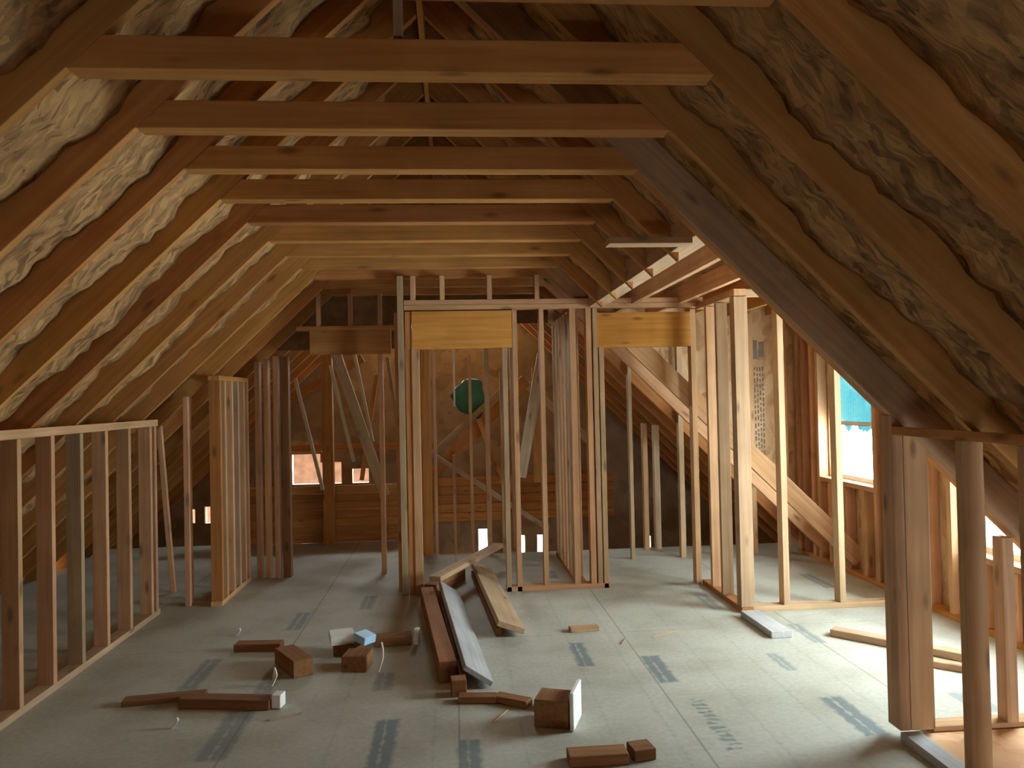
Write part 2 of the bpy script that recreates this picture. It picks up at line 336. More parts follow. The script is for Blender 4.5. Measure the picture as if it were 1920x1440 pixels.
# ------------------------------------------------------------------ rafters and collar ties
GL = 'left roof slope rafters'; GR = 'right roof slope rafters'; GT = 'collar ties under the ridge'
sl = Vector((1, 0, SL)).normalized(); nl = Vector((-SL, 0, 1)).normalized()
sr = Vector((-1, 0, SR)).normalized(); nr = Vector((SR, 0, 1)).normalized()
KW = 0.042
for k, y in enumerate(TY):
    yc = y+KW/2
    # left rafter: eave to ridge
    xe = -4.0 if y < 7.9 else -5.3
    p0 = Vector((xe, yc, zl(xe)))+nl*RD/2; p1 = Vector((XRI, yc, ZRI))+nl*RD/2
    p1 = p0+(p1-p0)*((XRI-0.02-p0.x)/(p1.x-p0.x))
    lab = f'{ORD[k]} orange-brown sloping rafter of the left roof slope, counted from the viewer'
    member('rafter', p0, p1, RD-0.002, KW, nl, RAFT, lab, 'rafter', GL, cut1=(1, 0, 0))
    # right rafter
    if y < 3.3: xb = 3.55
    elif y < 7.4: xb = 1.13
    else: xb = 4.4
    if k != 3:
        if 6.4 < y < 7.4: xb = 3.45
        p0 = Vector((xb, yc, zr(xb)))+nr*RD/2; p1 = Vector((XRI, yc, ZRI))+nr*RD/2
        p1 = p0+(p1-p0)*((p0.x-(XRI+0.02))/(p0.x-p1.x))
        lab = f'{ORD[k]} brown sloping rafter of the right roof slope, counted from the viewer'
        member('rafter', p0, p1, RD-0.002, KW, nr, STUD if 6.4 < y < 7.4 else RAFT, lab, 'rafter', GR, cut1=(1, 0, 0), cut0=(1, 0, 0) if xb < 2 else None)
    # collar tie, fixed just behind the rafter pair
    if k < 15:
        th = 0.085
        xa = XLc+0.0; xz = XRc
        bm = bmesh.new()
        hgt = 0.102
        # end-trimmed trapezoid following the roof slopes
        poly = [(xa, CH), (xz, CH), (xz-hgt/SR, CH+hgt), (xa+hgt/SL, CH+hgt)]
        A = [bm.verts.new((0, 0, 0)) for _ in range(0)]
        L_ = xz-xa
        yy0 = KW+0.002; 
        va = [bm.verts.new((p[1]-CH, yt, p[0]-xa)) for yt in (0, th) for p in poly]
        bm.faces.new(va[:4]); bm.faces.new(va[4:][::-1])
        for i in range(4): bm.faces.new((va[i], va[4+i], va[4+(i+1) % 4], va[(i+1) % 4]))
        bmesh.ops.recalc_face_normals(bm, faces=bm.faces[:])
        bmesh.ops.bevel(bm, geom=bm.edges[:], offset=0.002, segments=1, affect='EDGES')
        o = obj('collar_tie', bm, RAFT)
        # local x -> world z, local y -> world y, local z -> world x
        o.matrix_world = Matrix(((0, 0, 1, xa), (0, 1, 0, y), (1, 0, 0, CH), (0, 0, 0, 1)))
        props(o, f'{ORD[k]} horizontal brown collar tie across the ceiling, counted from the viewer', 'collar tie', GT)
# fibrous insulation batts between the rafters, lumpy towards the room
BATT = osb('fibrous_insulation', (0.16, 0.09, 0.04), (0.40, 0.22, 0.09), (0.57, 0.335, 0.135), 16.0, (1.0, 2.2, 0.6), bump=1.0)
def batt(side, xa, xb, y0, y1, seed, label, group):
    f = zl if side < 0 else zr; n = nl if side < 0 else nr
    rnd = random.Random(seed); ph = [rnd.uniform(0, 6.28) for _ in range(6)]
    dx = (xb-xa); length = abs(dx)*math.sqrt(1+(SL if side < 0 else SR)**2)
    N1 = max(6, int(length/0.055)); N2 = 9; top = RD-0.004
    bm = bmesh.new(); low = []; hi = []
    for i in range(N1+1):
        x = xa+dx*i/N1; rl = []; rh = []
        for j in range(N2+1):
            t = j/N2; y = y0+(y1-y0)*t; u = length*i/N1
            h = 0.112+0.014*math.sin(u*6.1+ph[0]+t*2)+0.010*math.sin(u*17+ph[1]+t*5)+0.010*math.sin(t*9+ph[2]+u*3)+0.008*math.sin(u*41+ph[3]+t*3)*math.sin(u*5+ph[4])+rnd.uniform(-.008, .008)
            h = min(h, top-0.012)
            b = Vector((x, y, f(x)))
            rl.append(bm.verts.new(b+n*h)); rh.append(bm.verts.new(b+n*top))
        low.append(rl); hi.append(rh)
    for i in range(N1):
        for j in range(N2):
            bm.faces.new((low[i][j], low[i+1][j], low[i+1][j+1], low[i][j+1])); bm.faces.new((hi[i][j], hi[i][j+1], hi[i+1][j+1], hi[i+1][j]))
        bm.faces.new((low[i][0], hi[i][0], hi[i+1][0], low[i+1][0])); bm.faces.new((low[i][N2], low[i+1][N2], hi[i+1][N2], hi[i][N2]))
    for j in range(N2):
        bm.faces.new((low[0][j], low[0][j+1], hi[0][j+1], hi[0][j])); bm.faces.new((low[N1][j], hi[N1][j], hi[N1][j+1], low[N1][j+1]))
    bmesh.ops.recalc_face_normals(bm, faces=bm.faces[:])
    o = obj('insulation_batt', bm, BATT)
    for p in o.data.polygons: p.use_smooth = True
    props(o, label, 'insulation', group)
YS = [TY[0]-SP]+TY
for k in range(len(YS)-1):
    if YS[k+1] > 7.9: break
    y0 = YS[k]+KW+0.003; y1 = YS[k+1]-0.003
    who = f'between the {ORD[k-1]} and {ORD[k]} rafters' if k else 'nearest the viewer'
    batt(-1, XRI-0.17, -3.9, y0, y1, 11+k, f'lumpy insulation batt of the left slope {who}', 'insulation batts of the left slope')
    xe = 3.3
    if y0 > 3.3:
        xe = 1.1; y0 = max(y0, 3.495)
    if YS[k] < 3.3 < YS[k+1]: continue      # bay in front of the doubled trimmer is left empty
    batt(1, XRI+0.17, xe, y0, y1, 51+k, f'lumpy insulation batt of the right slope {who}', 'insulation batts of the right slope')
# ridge board
member('ridge_board', (XRI, REARY, ZRI+0.08), (XRI, 11, ZRI+0.08), 0.03, 0.2, (1, 0, 0), RAFT, 'long dark ridge board along the peak of the roof above the ties', 'ridge board')
# doubled trimmer rafter at the near side of the dormer
TRY = 3.40
for j, yy in enumerate((TRY+.002, TRY+0.046)):
    xb = 3.44
    p0 = Vector((xb, yy+KW/2, zr(xb)))+nr*RD/2; p1 = Vector((XRI+0.02, yy+KW/2, zr(XRI+0.02)))+nr*RD/2
    member('rafter', p0, p1, RD-0.002, KW, nr, RAFT if j else CUT,
           ['near board of the doubled trimmer rafter sloping down to the right corner post', 'far board of the doubled trimmer rafter, on the dormer side'][j], 'rafter', cut1=(1, 0, 0))
# hangers above the ties
for y, nm in ((TY[1]+0.05, 'first'), (TY[0]+0.06, 'nearest')):
    upright('ridge_post', -0.15, y+.03, CH+0.02, ZRI-0.03, 0.03, 0.04, PALE, f'thin pale upright stick between {nm} tie and the ridge', 'post')

# ------------------------------------------------------------------ left knee wall
HL = 1.50; XK = -2.31
member('bottom_plate', (XK, -1.5, 0.02), (XK, 6.12, 0.02), 0.09, 0.04, (1, 0, 0), PALE, 'pale bottom plate of the left knee wall on the floor', 'wall plate')
member('top_plate', (XK, -1.5, HL-0.038), (XK, 6.12, HL-0.038), 0.09, 0.05, (1, 0, 0), STUD, 'long top plate of the left knee wall under the rafters', 'wall plate')
for _o in [q for q in bpy.data.objects if q.name.startswith('top_plate')]:
    for v in _o.data.vertices:
        if v.co.x < -0.02 and v.co.y < 0: v.co.y += 0.039     # bevelled to the rafters' slope
ys = [6.07, 5.98, 5.60, 5.24, 4.90, 4.56, 4.22, 3.86, 3.46]
for i, y in enumerate(ys):
    upright('wall_stud', XK, y, 0.04, HL-0.064, 0.088, 0.04, PALE if i in (4, ) else STUD,
            f'{ORD[len(ys)-1-i]} short stud of the left knee wall, counted from the left edge', 'stud', 'left knee wall studs')
# jog behind the knee wall and the taller left partition
for x, y, z1, lean, lab in ((-2.40, 6.78, 1.45, -0.10, 'thin slightly leaning stud just past the end of the left knee wall'),
                            (-2.12, 6.34, zl(-2.12), 0, 'tall thin pale stud between knee wall and left partition'),):
    member('wall_stud', (x, y, 0.0), (x+lean, y, z1-0.01), 0.04, 0.088 if not lean else 0.04, (1, 0, 0), STUD, lab, 'stud')
XP = -1.885
for i, (y, t) in enumerate(((6.29, 0.04), (6.42, 0.04), (6.62, 0.04), (6.80, 0.04), (6.98, 0.04), (7.10, 0.04))):
    upright('wall_stud', XP, y, 0.04, min(1.98, zl(XP-.045)-0.03)-.04, 0.088, t, [RAFT, STUD, STUD, PALE, STUD, STUD][i],
            f'{ORD[i]} stud of the left partition beside the dark passage, counted from the viewer', 'stud', 'left partition studs')
member('bottom_plate', (XP, 6.25, 0.02), (XP, 7.12, 0.02), 0.09, 0.04, (1, 0, 0), STUD, 'short bottom plate under the left partition studs', 'wall plate')
zt = zl(XP-.045)-0.03
member('top_plate', (XP, 6.25, min(1.98, zt)-.02), (XP, 7.12, min(1.98, zt)-.02), 0.09, 0.04, (1, 0, 0), RAFT, 'short top plate over the left partition studs under the rafters', 'wall plate')

# passage wall at the back left
YP = 7.17
upright('wall_stud', -1.615, YP+.05, 0.0, 2.02, 0.042, 0.09, STUD, 'left jamb stud of the dark passage doorway', 'stud')
upright('wall_stud', -1.70, YP+.05, 0.0, 2.0, 0.042, 0.09, STUD, 'stud standing left of the dark passage jamb', 'stud')
upright('wall_stud', -1.78, YP+.05, 0.0, 1.97, 0.042, 0.09, STUD, 'leftmost stud of the passage wall, against the left partition', 'stud')
upright('post', -1.535, YP+.06, 0.0, 2.02, 0.07, 0.09, SHADEW, 'dark post on the left side of the passage doorway', 'post')
upright('wall_stud', -0.66, YP+.05, 0.0, 2.02, 0.042, 0.09, STUD, 'right jamb stud of the dark passage doorway', 'stud')
member('header', (-1.30, YP+.05, 2.14), (-0.56, YP+.05, 2.14), 0.22, 0.08, (0, 0, 1), RAFT, 'dark brown header over the passage doorway at left', 'header')
member('top_plate', (-1.42, YP+.05, 2.27), (-0.52, YP+.05, 2.27), 0.04, 0.088, (0, 0, 1), RAFT, 'flat plate on top of the passage doorway header', 'wall plate')
for x, lab in ((-1.22, 'left'), (-0.93, 'middle'), (-0.66, 'right')):
    upright('cripple_stud', x, YP+.05, 2.29, CH-.02, 0.036, 0.08, STUD, f'{lab} short cripple stud above the dark passage header', 'stud', 'cripple studs above the passage')
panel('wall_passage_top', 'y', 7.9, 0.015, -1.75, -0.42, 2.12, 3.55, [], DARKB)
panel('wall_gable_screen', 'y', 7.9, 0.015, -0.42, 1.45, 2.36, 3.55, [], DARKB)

# inside the passage
upright('post', -1.40, 8.76, 0.0, 2.12, 0.12, 0.10, RAFT, 'dark square post standing in the middle of the back passage', 'post')
for a, b, w_, t_, m_, lab in (((-1.66, 8.3, 1.85), (-1.39, 8.3, 0.66), 0.035, 0.04, WEB, 'thin pale leaning truss web left of the dark passage post'),
                          ((-1.29, 8.3, 1.98), (-1.06, 8.3, 0.95), 0.035, 0.04, WEB, 'thin pale leaning truss web right of the dark passage post'),
                          ((-1.05, 8.4, 2.12), (-0.87, 8.4, 1.15), 0.035, 0.04, WEB, 'thin pale leaning truss web high in the passage'),
                          ((-1.27, 8.5, 2.15), (-0.76, 8.5, 0.55), 0.11, 0.04, WEB, 'wide pale diagonal board crossing the right half of the passage'),
                          ((-0.68, 8.2, 2.05), (-0.55, 8.2, 1.05), 0.035, 0.04, WEB, 'thin pale web just left of the tall door wall post'),
                          ((-1.9, 9.2, 1.62), (-1.05, 9.2, 2.1), 0.10, 0.04, RAFT, 'dark sloping chord rising behind the passage post'),
                          ((-1.10, 9.3, 0.65), (-0.90, 9.3, 1.9), 0.05, 0.04, RAFT, 'dark web leaning behind the wide pale diagonal board')):
    member('truss_web', a, b, w_, t_, (1, 0, 0), m_, lab, 'brace')
for i in range(7):
    member('stacked_board', (-2.6, 8.85+.01*math.sin(i*3), 0.05+i*0.092), (-0.45, 8.85+.01*math.sin(i*3), 0.05+i*0.092), 0.085, 0.04, (0, 0, 1), RAFT,
           f'{ORD[i]} horizontal board from the floor in the low boarded wall behind the passage', 'board', 'stacked boards behind the passage')
member('stacked_board', (-2.65, 10.9, 0.95), (-0.2, 10.9, 0.95), 0.09, 0.04, (0, 0, 1), RAFT, 'brown lintel board above the wide low opening in the far wall', 'board')

# ------------------------------------------------------------------ the door wall
YW = 6.34; HT = 2.33
yc = YW+0.045
upright('post', -0.415, yc, 0.0, CH, 0.05, 0.09, PALE, 'tall pale edge post at the left end of the door wall', 'post')
upright('post', -0.355, yc+.01, 0.0, 2.32, 0.05, 0.09, RAFT, 'dark brown post beside the tall pale edge post of the door wall', 'post')
upright('wall_stud', -0.46, YW+.20, 0.0, HT, 0.035, 0.088, STUD, 'stud turned sideways behind the left end of the door wall', 'stud')
upright('wall_stud', -0.46, YW+.50, 0.0, HT, 0.035, 0.088, STUD, 'second sideways stud deeper in the passage side wall', 'stud')
upright('wall_stud', -0.30, yc, 0.0, 2.01, 0.062, 0.09, STUD, 'left jamb stud under the left door header', 'stud')
member('top_plate', (-0.385, yc, HT+.02), (2.12, yc, HT+.02), 0.04, 0.09, (0, 0, 1), STUD, 'lower long top plate over both door headers', 'wall plate')
member('top_plate', (-0.385, yc, HT+.062), (2.12, yc, HT+.062), 0.04, 0.09, (0, 0, 1), STUD, 'upper long top plate, doubled over both door headers', 'wall plate')
member('header', (-0.325, yc, 2.165), (0.50, yc, 2.165), 0.31, 0.088, (0, 0, 1), HEAD, 'wide knotty yellow header over the left door opening', 'header')
member('header', (1.21, yc, 2.145), (2.04, yc, 2.145), 0.29, 0.088, (0, 0, 1), HEAD, 'clear yellow header over the right door opening', 'header')
upright('wall_stud', 0.435, yc, 0.0, 2.01, 0.04, 0.09, PALE, 'right jamb stud under the left door header', 'stud')
upright('wall_stud', 0.522, yc, 0.0, HT, 0.04, 0.09, STUD, 'full height stud beside the right jamb of the left opening', 'stud')
upright('wall_stud', 0.745, yc, 0.04, HT, 0.04, 0.09, STUD, 'single thin stud between the left opening and the inner partition', 'stud')
member('bottom_plate', (0.41, yc, 0.02), (1.28, yc, 0.02), 0.04, 0.09, (0, 0, 1), STUD, 'bottom plate of the door wall between the two openings', 'wall plate')
for i, (x, wx, m_, lab) in enumerate(((1.005, 0.05, STUD, 'left'), (1.14, 0.045, STUD, 'middle'), (1.195, 0.04, PALE, 'third'), (1.245, 0.04, PALE, 'right'))):
    upright('wall_stud', x, yc, 0.04 if i < 3 else 0.0, HT if i < 3 else 2.0, wx, 0.09, m_, f'{lab} stud of the cluster left of the right door opening', 'stud', 'stud cluster beside the right opening')
upright('wall_stud', 2.03, yc-.0, 0.0, HT-.02, 0.045, 0.09, STUD, 'right jamb stud of the right door opening', 'stud')
for x, lab in ((-0.31, 'leftmost'), (-0.07, 'second'), (0.32, 'third'), (0.715, 'rightmost')):
    upright('cripple_stud', x, yc, HT+.082, CH, 0.04, 0.088, STUD, f'{lab} short cripple stud between the top plate and the ties', 'stud', 'cripple studs above the door wall')

# inner partition running back from the door wall
for i, y in enumerate((6.62, 6.80, 6.98, 7.20, 7.42, 7.65)):
    upright('wall_stud', 1.05, y, 0.04, HT, 0.088, 0.04, [STUD, PALE, STUD][i % 3], f'{ORD[i]} stud of the inner partition running back from the door wall', 'stud', 'inner partition studs')
member('bottom_plate', (1.05, 6.44, 0.02), (1.05, 7.7, 0.02), 0.09, 0.04, (1, 0, 0), RAFT, 'dark bottom plate of the inner partition running back', 'wall plate')
member('top_plate', (1.05, 6.44, HT+.02), (1.05, 7.7, HT+.02), 0.09, 0.04, (1, 0, 0), STUD, 'top plate of the inner partition running back', 'wall plate')

# ------------------------------------------------------------------ dormer: beam, joists, closet corner walls
BY0 = 3.50
member('beam', (1.205, BY0, 2.41), (1.205, 6.33, 2.41), 0.15, 0.125, (0, 0, 1), PALE, 'pale edge beam running back from the trimmer rafter to the door wall', 'beam')
for i, x in enumerate((1.53, 1.93, 2.33, 2.75, 3.15)):
    member('ceiling_joist', (x, BY0, 2.43), (x, 7.45, 2.43), 0.14, 0.045, (0, 0, 1), STUD if i < 2 else RAFT, f'{ORD[i]} flat ceiling joist of the dormer to the right of the edge beam', 'joist', 'dormer ceiling joists')
member('short_tie', (0.735, 3.545, 2.315), (1.13, 3.545, 2.315), 0.03, 0.10, (0, 0, 1), STUD, 'short pinkish horizontal board ending at the edge beam', 'board')
CX = 2.10
for i, (y, m_, z) in enumerate(((6.10, STUD, 2.30), (5.86, PALE, 2.30))):
    upright('wall_stud', CX, y, 0.04, z, 0.088, 0.042, m_, f'{["far", "near"][i]} stud of the short corner wall beside the right door opening', 'stud')
upright('post', 2.105, 5.50, 0.042, 2.30, 0.10, 0.09, PALE, 'bright pale corner post at the outer corner of the closet wall', 'post')
member('bottom_plate', (CX, 5.45, 0.02), (CX, 6.34, 0.02), 0.09, 0.04, (1, 0, 0), RAFT, 'bottom plate of the short corner wall beside the right opening', 'wall plate')
member('top_plate', (CX, 5.45, 2.33), (CX, 6.34, 2.33), 0.09, 0.05, (1, 0, 0), STUD, 'top plate of the short corner wall beside the right opening', 'wall plate')
member('bottom_plate', (2.15, 5.52, 0.02), (3.405, 5.52, 0.02), 0.04, 0.09, (0, 0, 1), PALE, 'pale bottom plate crossing the dormer floor right of the corner post', 'wall plate')
member('top_plate', (2.15, 5.52, 2.33), (3.405, 5.52, 2.33), 0.05, 0.09, (0, 0, 1), PALE, 'pale top plate crossing the dormer right of the corner post', 'wall plate')
for i, (x, m_) in enumerate(((2.405, PALE), (2.83, PALE), (3.24, PALE))):
    upright('wall_stud', x, 5.52, 0.04, 2.30, 0.045, 0.088, m_, f'{ORD[i]} stud right of the bright corner post, in the wall crossing the dormer', 'stud', 'dormer cross wall studs')

# dormer front wall studs
i = 0
for y in (7.44, 7.30, 7.12, 7.00, 6.03, 5.90, 5.70, 5.36, 5.10, 3.68, 3.54):
    win = False
    upright('wall_stud', 3.453, y, 0.04, 2.35, 0.088, 0.05, STUD, f'{ORD[i]} stud of the dormer front wall, counted from the far end', 'stud', 'dormer front wall studs'); i += 1
for (y0, y1, z0, z1), nm in zip(WINS, ('far', 'near')):
    n = 3 if nm == 'far' else 4
    for j in range(n):
        y = y1-(j+0.5)*(y1-y0)/n
        upright('cripple_stud', 3.453, y, 0.04, z0-0.045, 0.088, 0.04, STUD, f'{ORD[j]} cripple stud under the {nm} dormer window sill, from its far end', 'stud', f'cripple studs under the {nm} dormer window')
    member('rough_sill', (3.453, y0-.03, z0-0.022), (3.453, y1+.03, z0-0.022), 0.088, 0.04, (1, 0, 0), STUD, f'rough sill board under the {nm} dormer window', 'sill')
    member('header', (3.453, y0-.03, z1+.09), (3.453, y1+.03, z1+.09), 0.16, 0.088, (0, 0, 1), RAFT, f'header over the {nm} dormer window', 'header')
member('bottom_plate', (3.453, 3.50, 0.02), (3.453, 7.48, 0.02), 0.09, 0.04, (1, 0, 0), RAFT, 'bottom plate along the dormer front wall', 'wall plate')
member('top_plate', (3.453, 3.50, 2.345), (3.453, 7.48, 2.345), 0.09, 0.03, (1, 0, 0), RAFT, 'top plate along the dormer front wall', 'wall plate')

def window(idx, y0, y1, z0, z1, film):
    e = bpy.data.objects.new(f'window_{idx}', None); COL.objects.link(e); e.location = (3.52, y0, z0); e['kind'] = 'structure'
    bpy.context.view_layer.update()
    def ch(name, boxes, mat):
        bm = bmesh.new()
        for b in boxes: bx(bm, *b)
        o = obj(name, bm, mat, e); return o
    W, H = y1-y0, z1-z0; t = 0.04
    ch('window_frame', [(0, .06, 0, t, 0, H), (0, .06, W-t, W, 0, H), (0, .06, t, W-t, 0, t), (0, .06, t, W-t, H-t, H)], VINYL)
    mid = 0.5*H if not film else 0.50
    ch('meeting_rail', [(0.01, .05, t, W-t, mid-.018, mid+.018)], VINYL)
    ch('lower_pane', [(.03, .034, t, W-t, t, mid-.018)], PANE)
    ch('upper_pane', [(.03, .034, t, W-t, mid+.018, H-t)], PANE)
    if film:
        bm = bmesh.new(); n = 26; top = []; bot = []
        for i in range(n+1):
            y = t+(W-2*t)*i/n
            d = 0.02*math.sin(i*1.3)+0.03*math.sin(i*0.55+1)
            if 9 < i < 13: d -= 0.06
            bot.append(bm.verts.new((.022, y, mid-0.03+d))); top.append(bm.verts.new((.022, y, H-t)))
        for i in range(n): bm.faces.new((bot[i], bot[i+1], top[i+1], top[i]))
        r_ = bmesh.ops.extrude_face_region(bm, geom=bm.faces[:])
        for v in [g for g in r_['geom'] if isinstance(g, bmesh.types.BMVert)]: v.co.x += 0.001
        bmesh.ops.recalc_face_normals(bm, faces=bm.faces[:])
        f = obj('view_tint_film', bm, FILM, e); f['label'] = 'see-through film standing in for the teal view, with a ragged lower edge'
        ch('divider_bar', [(.012, .02, W-.12, W-.105, mid, H-t)], VINYL)
    return e
window(1, *WINS[0], True)
window(2, *WINS[1], False)

# back of the dormer: studs and sheathing beside the far opening
for i, (x, z1, wd, m_) in enumerate(((1.80, 1.66, 0.035, PALE), (1.97, 1.30, 0.05, STUD), (2.09, 1.28, 0.06, WEB), (2.22, 2.3, 0.05, PALE))):
    zt = z1 if i == 3 else min(z1, zr(x)-0.01)
    yy = 7.86 if i < 3 else 7.42
    if i == 0: zt = 2.32; yy = 7.42; x = 1.72
    upright('wall_stud', x, yy, 0.0, zt, wd, 0.07, m_, f'{["thin tall", "short left", "short grey", "pale tall"][i]} stud seen through the right door opening', 'stud')
for i, (x, wd) in enumerate(((2.62, .05), (2.95, .05), (3.28, .06))):
    upright('wall_stud', x, 7.45, 0.0, 2.35, wd, 0.08, STUD, f'{ORD[i]} stud against the printed sheathing at the back of the dormer, from the left', 'stud', 'studs on the printed sheathing')
# printing on the sheathing: dark ink block and text rows (part of the wall)
bm = bmesh.new()
for (a, b, c, d) in [(2.99, 3.05, 1.93, 2.12), (3.07, 3.12, 1.95, 2.10), (3.02, 3.13, 0.78, 0.92)]: bx(bm, a, b, 7.494, 7.499, c, d)
random.seed(3)
for r_ in range(5):
    z = 1.85
    while z > 1.0:
        h = random.uniform(.015, .05); bx(bm, 2.985+r_*0.028, 2.998+r_*0.028, 7.495, 7.499, z-h, z); z -= h+random.uniform(.012, .03)
INK = plain('grey_ink', (0.20, 0.17, 0.15), .8, .2)
ink = obj('printed_marking', bm, INK, far)

# corner post and near right knee wall
HR = 1.47; KX = 2.045
upright('post', 2.03, 3.44, 0.04, zr(2.03)-.004, 0.05, 0.10, CUT, 'dark left board of the near corner post at the right knee wall', 'post', cut1=(SR, 0, 1))
upright('post', 2.115, 3.425, 0.04, zr(2.115)-.004, 0.115, 0.07, STUD, 'broad pinkish front board of the near corner post at the right knee wall', 'post', cut1=(SR, 0, 1))
member('top_plate', (KX, -1.5, HR-.06), (KX, 3.385, HR-.06), 0.09, 0.04, (1, 0, 0), RAFT, 'top plate of the right knee wall under the sloping rafters', 'wall plate')
for v in bpy.data.objects[[q.name for q in bpy.data.objects if q.get('label', '').startswith('top plate of the right knee')][0]].data.vertices:
    if v.co.x > 0.02 and v.co.y < 0: v.co.y += 0.032
member('bottom_plate', (KX, -1.5, 0.02), (KX, 3.385, 0.02), 0.09, 0.04, (1, 0, 0), GREYW, 'grey-topped bottom plate of the near right knee wall', 'wall plate')
for i, y in enumerate((2.92, 2.58, 2.2)):
    upright('wall_stud', KX, y, 0.04, HR-.081, 0.088, 0.045, STUD, f'{ORD[i]} stud in front of the corner post in the right knee wall', 'stud', 'right knee wall studs')
# triangular wall under the trimmer rafter
member('bottom_plate', (2.18, 3.46, 0.02), (3.4, 3.46, 0.02), 0.04, 0.09, (0, 0, 1), STUD, 'bottom plate running right from the near corner post', 'wall plate')
for i, x in enumerate((2.565, 2.95, 3.25)):
    upright('wall_stud', x, 3.445, 0.04, zr(x+.02)-.02, 0.055, 0.07, CUT, f'{ORD[i]} short stud under the trimmer tail, right of the near corner post', 'stud', 'studs under the trimmer tail')
bm = bmesh.new(); bx(bm, -.45, .45, -.42, .42, 0, 0.018); o = obj('plywood_sheet', bm, ORANGE); o.location = (2.56, 2.98, 0.001)
props(o, 'orange plywood sheet lying on the floor behind the right knee wall', 'plywood')

# ------------------------------------------------------------------ lower trusses seen through the left opening
TR = [((-0.55, 9.2, 0.42), (0.88, 9.2, 1.80), 0.15, RAFT, 'thick dark chord rising to the right behind the left opening'),
      ((-0.35, 9.35, 0.85), (0.75, 9.35, 1.82), 0.07, WEB, 'pale upper chord rising to the right behind the left opening'),
      ((0.9, 9.28, 1.75), (1.75, 9.28, 0.95), 0.10, WEB, 'pale chord falling to the right behind the thin middle stud'),
      ((-0.3, 8.9, 1.0), (1.08, 8.9, 0.06), 0.055, PALE, 'thin pale brace falling right across the left door opening'),
      ((0.30, 9.1, 1.35), (0.62, 9.1, 0.45), 0.06, RAFT, 'dark web falling right inside the left door opening'),
      ((0.78, 9.04, 1.0), (0.62, 9.04, 0.4), 0.05, RAFT, 'short dark web meeting the falling web at its foot'),
      ((1.02, 8.6, 2.08), (0.74, 8.6, 0.70), 0.12, WEB, 'broad grey-brown board leaning steeply left of the thin middle stud'),
      ((1.02, 9.4, 1.95), (1.02, 9.4, 0.55), 0.09, RAFT, 'dark upright web behind the broad leaning board')]
for a, b, wd, m_, lab in TR:
    member('truss_web', a, b, wd, 0.04, (0, 0, 1) if abs(a[0]-b[0]) > abs(a[2]-b[2])*.6 else (1, 0, 0), m_, lab, 'brace')
for i, (x, z0, z1, y, wd) in enumerate(((-0.28, -.0, 2.3, 8.0, .10), (-0.19, 0, 2.3, 8.0, .03), (0.00, -.9, 0.95, 8.9, .035), (0.20, -.9, 2.1, 8.9, .035), (0.35, 0, 2.3, 7.9, .05), (0.56, -.9, 1.9, 8.9, .035), (0.63, 0, 2.2, 8.2, .03))):
    upright('wall_stud', x, y, z0, z1, wd, 0.06, [RAFT, STUD, STUD, STUD, STUD, STUD, STUD][i], f'{ORD[i]} upright from the left seen through the left door opening', 'stud', 'uprights seen through the left opening')
upright('hanging_strip', 0.02, 9.3, 1.5, 2.3, .02, .02, WHITE, 'bright thin hanging strip at left in the left door opening', 'strip')
upright('hanging_strip', 0.42, 9.3, 1.72, 2.3, .02, .02, WHITE, 'bright thin hanging strip at right in the left door opening', 'strip')
for i in range(5):
    member('stacked_board', (-0.4, 10.6, -.02+i*0.12), (2.2, 10.6, -.02+i*0.12), 0.11, 0.04, (0, 0, 1), RAFT, f'{ORD[i]} horizontal board from below, far behind the left door opening', 'board', 'boards far behind the left opening')
# orange lit boards low at the back
for i, (x0, x1) in enumerate(((-0.38, -0.02), (0.02, 0.24), (0.62, 0.82))):
    bm = bmesh.new(); bx(bm, 0, x1-x0, 0, 0.03, 0, 0.55); o = obj('sheathing_scrap', bm, ORANGE); o.location = (x0, 10.2, -1.0)
    props(o, f'{["left", "middle", "right"][i]} orange sheathing scrap standing low behind the left door opening', 'board')
# green tarp bundle hung on the truss
bm = bmesh.new(); bmesh.ops.create_icosphere(bm, subdivisions=3, radius=1.0)
for v in bm.verts:
    n = math.sin(v.co.z*7+v.co.x*3)*0.08+math.sin(v.co.x*11)*0.05
    v.co = Vector((v.co.x*0.19*(1+n)*(1+0.55*v.co.z), v.co.y*0.07, v.co.z*0.24*(1+n)*(1.15 if v.co.z < 0 else 1)))
bmesh.ops.rotate(bm, verts=bm.verts[:], cent=(0, 0, 0), matrix=Matrix.Rotation(-0.35, 3, 'Y'))
o = obj('tarpaulin', bm, GREEN); o.location = (0.22, 9.55, 1.58)
for p in o.data.polygons: p.use_smooth = True
props(o, 'bundled green tarpaulin on the truss behind the left door opening', 'tarpaulin')

# ------------------------------------------------------------------ offcuts and litter on the floor
def block(name, cx, cy, L, W, H, ang, mat, label, cat, z=0.001, tilt=0.0, rx=0.0, bev=0.003, parent=None):
    bm = bmesh.new(); bx(bm, -W/2, W/2, 0, H, -L/2, L/2)       # local z = long axis, local y = up
    bmesh.ops.bevel(bm, geom=bm.edges[:], offset=bev, segments=1, affect='EDGES')
    bmesh.ops.recalc_face_normals(bm, faces=bm.faces[:])
    o = obj(name, bm, mat, parent)
    # local z -> direction (sin ang, cos ang), y -> up
    d = Vector((math.sin(ang), math.cos(ang), math.tan(tilt))).normalized(); u = Vector((0, 0, 1)); x = u.cross(d).normalized(); u = d.cross(x)
    if rx:
        q = Matrix.Rotation(rx, 3, d); u = q @ u; x = q @ x
    T = Matrix((x, u, d)).transposed().to_4x4(); T.translation = Vector((cx, cy, z)); o.matrix_world = T
    return props(o, label, cat)
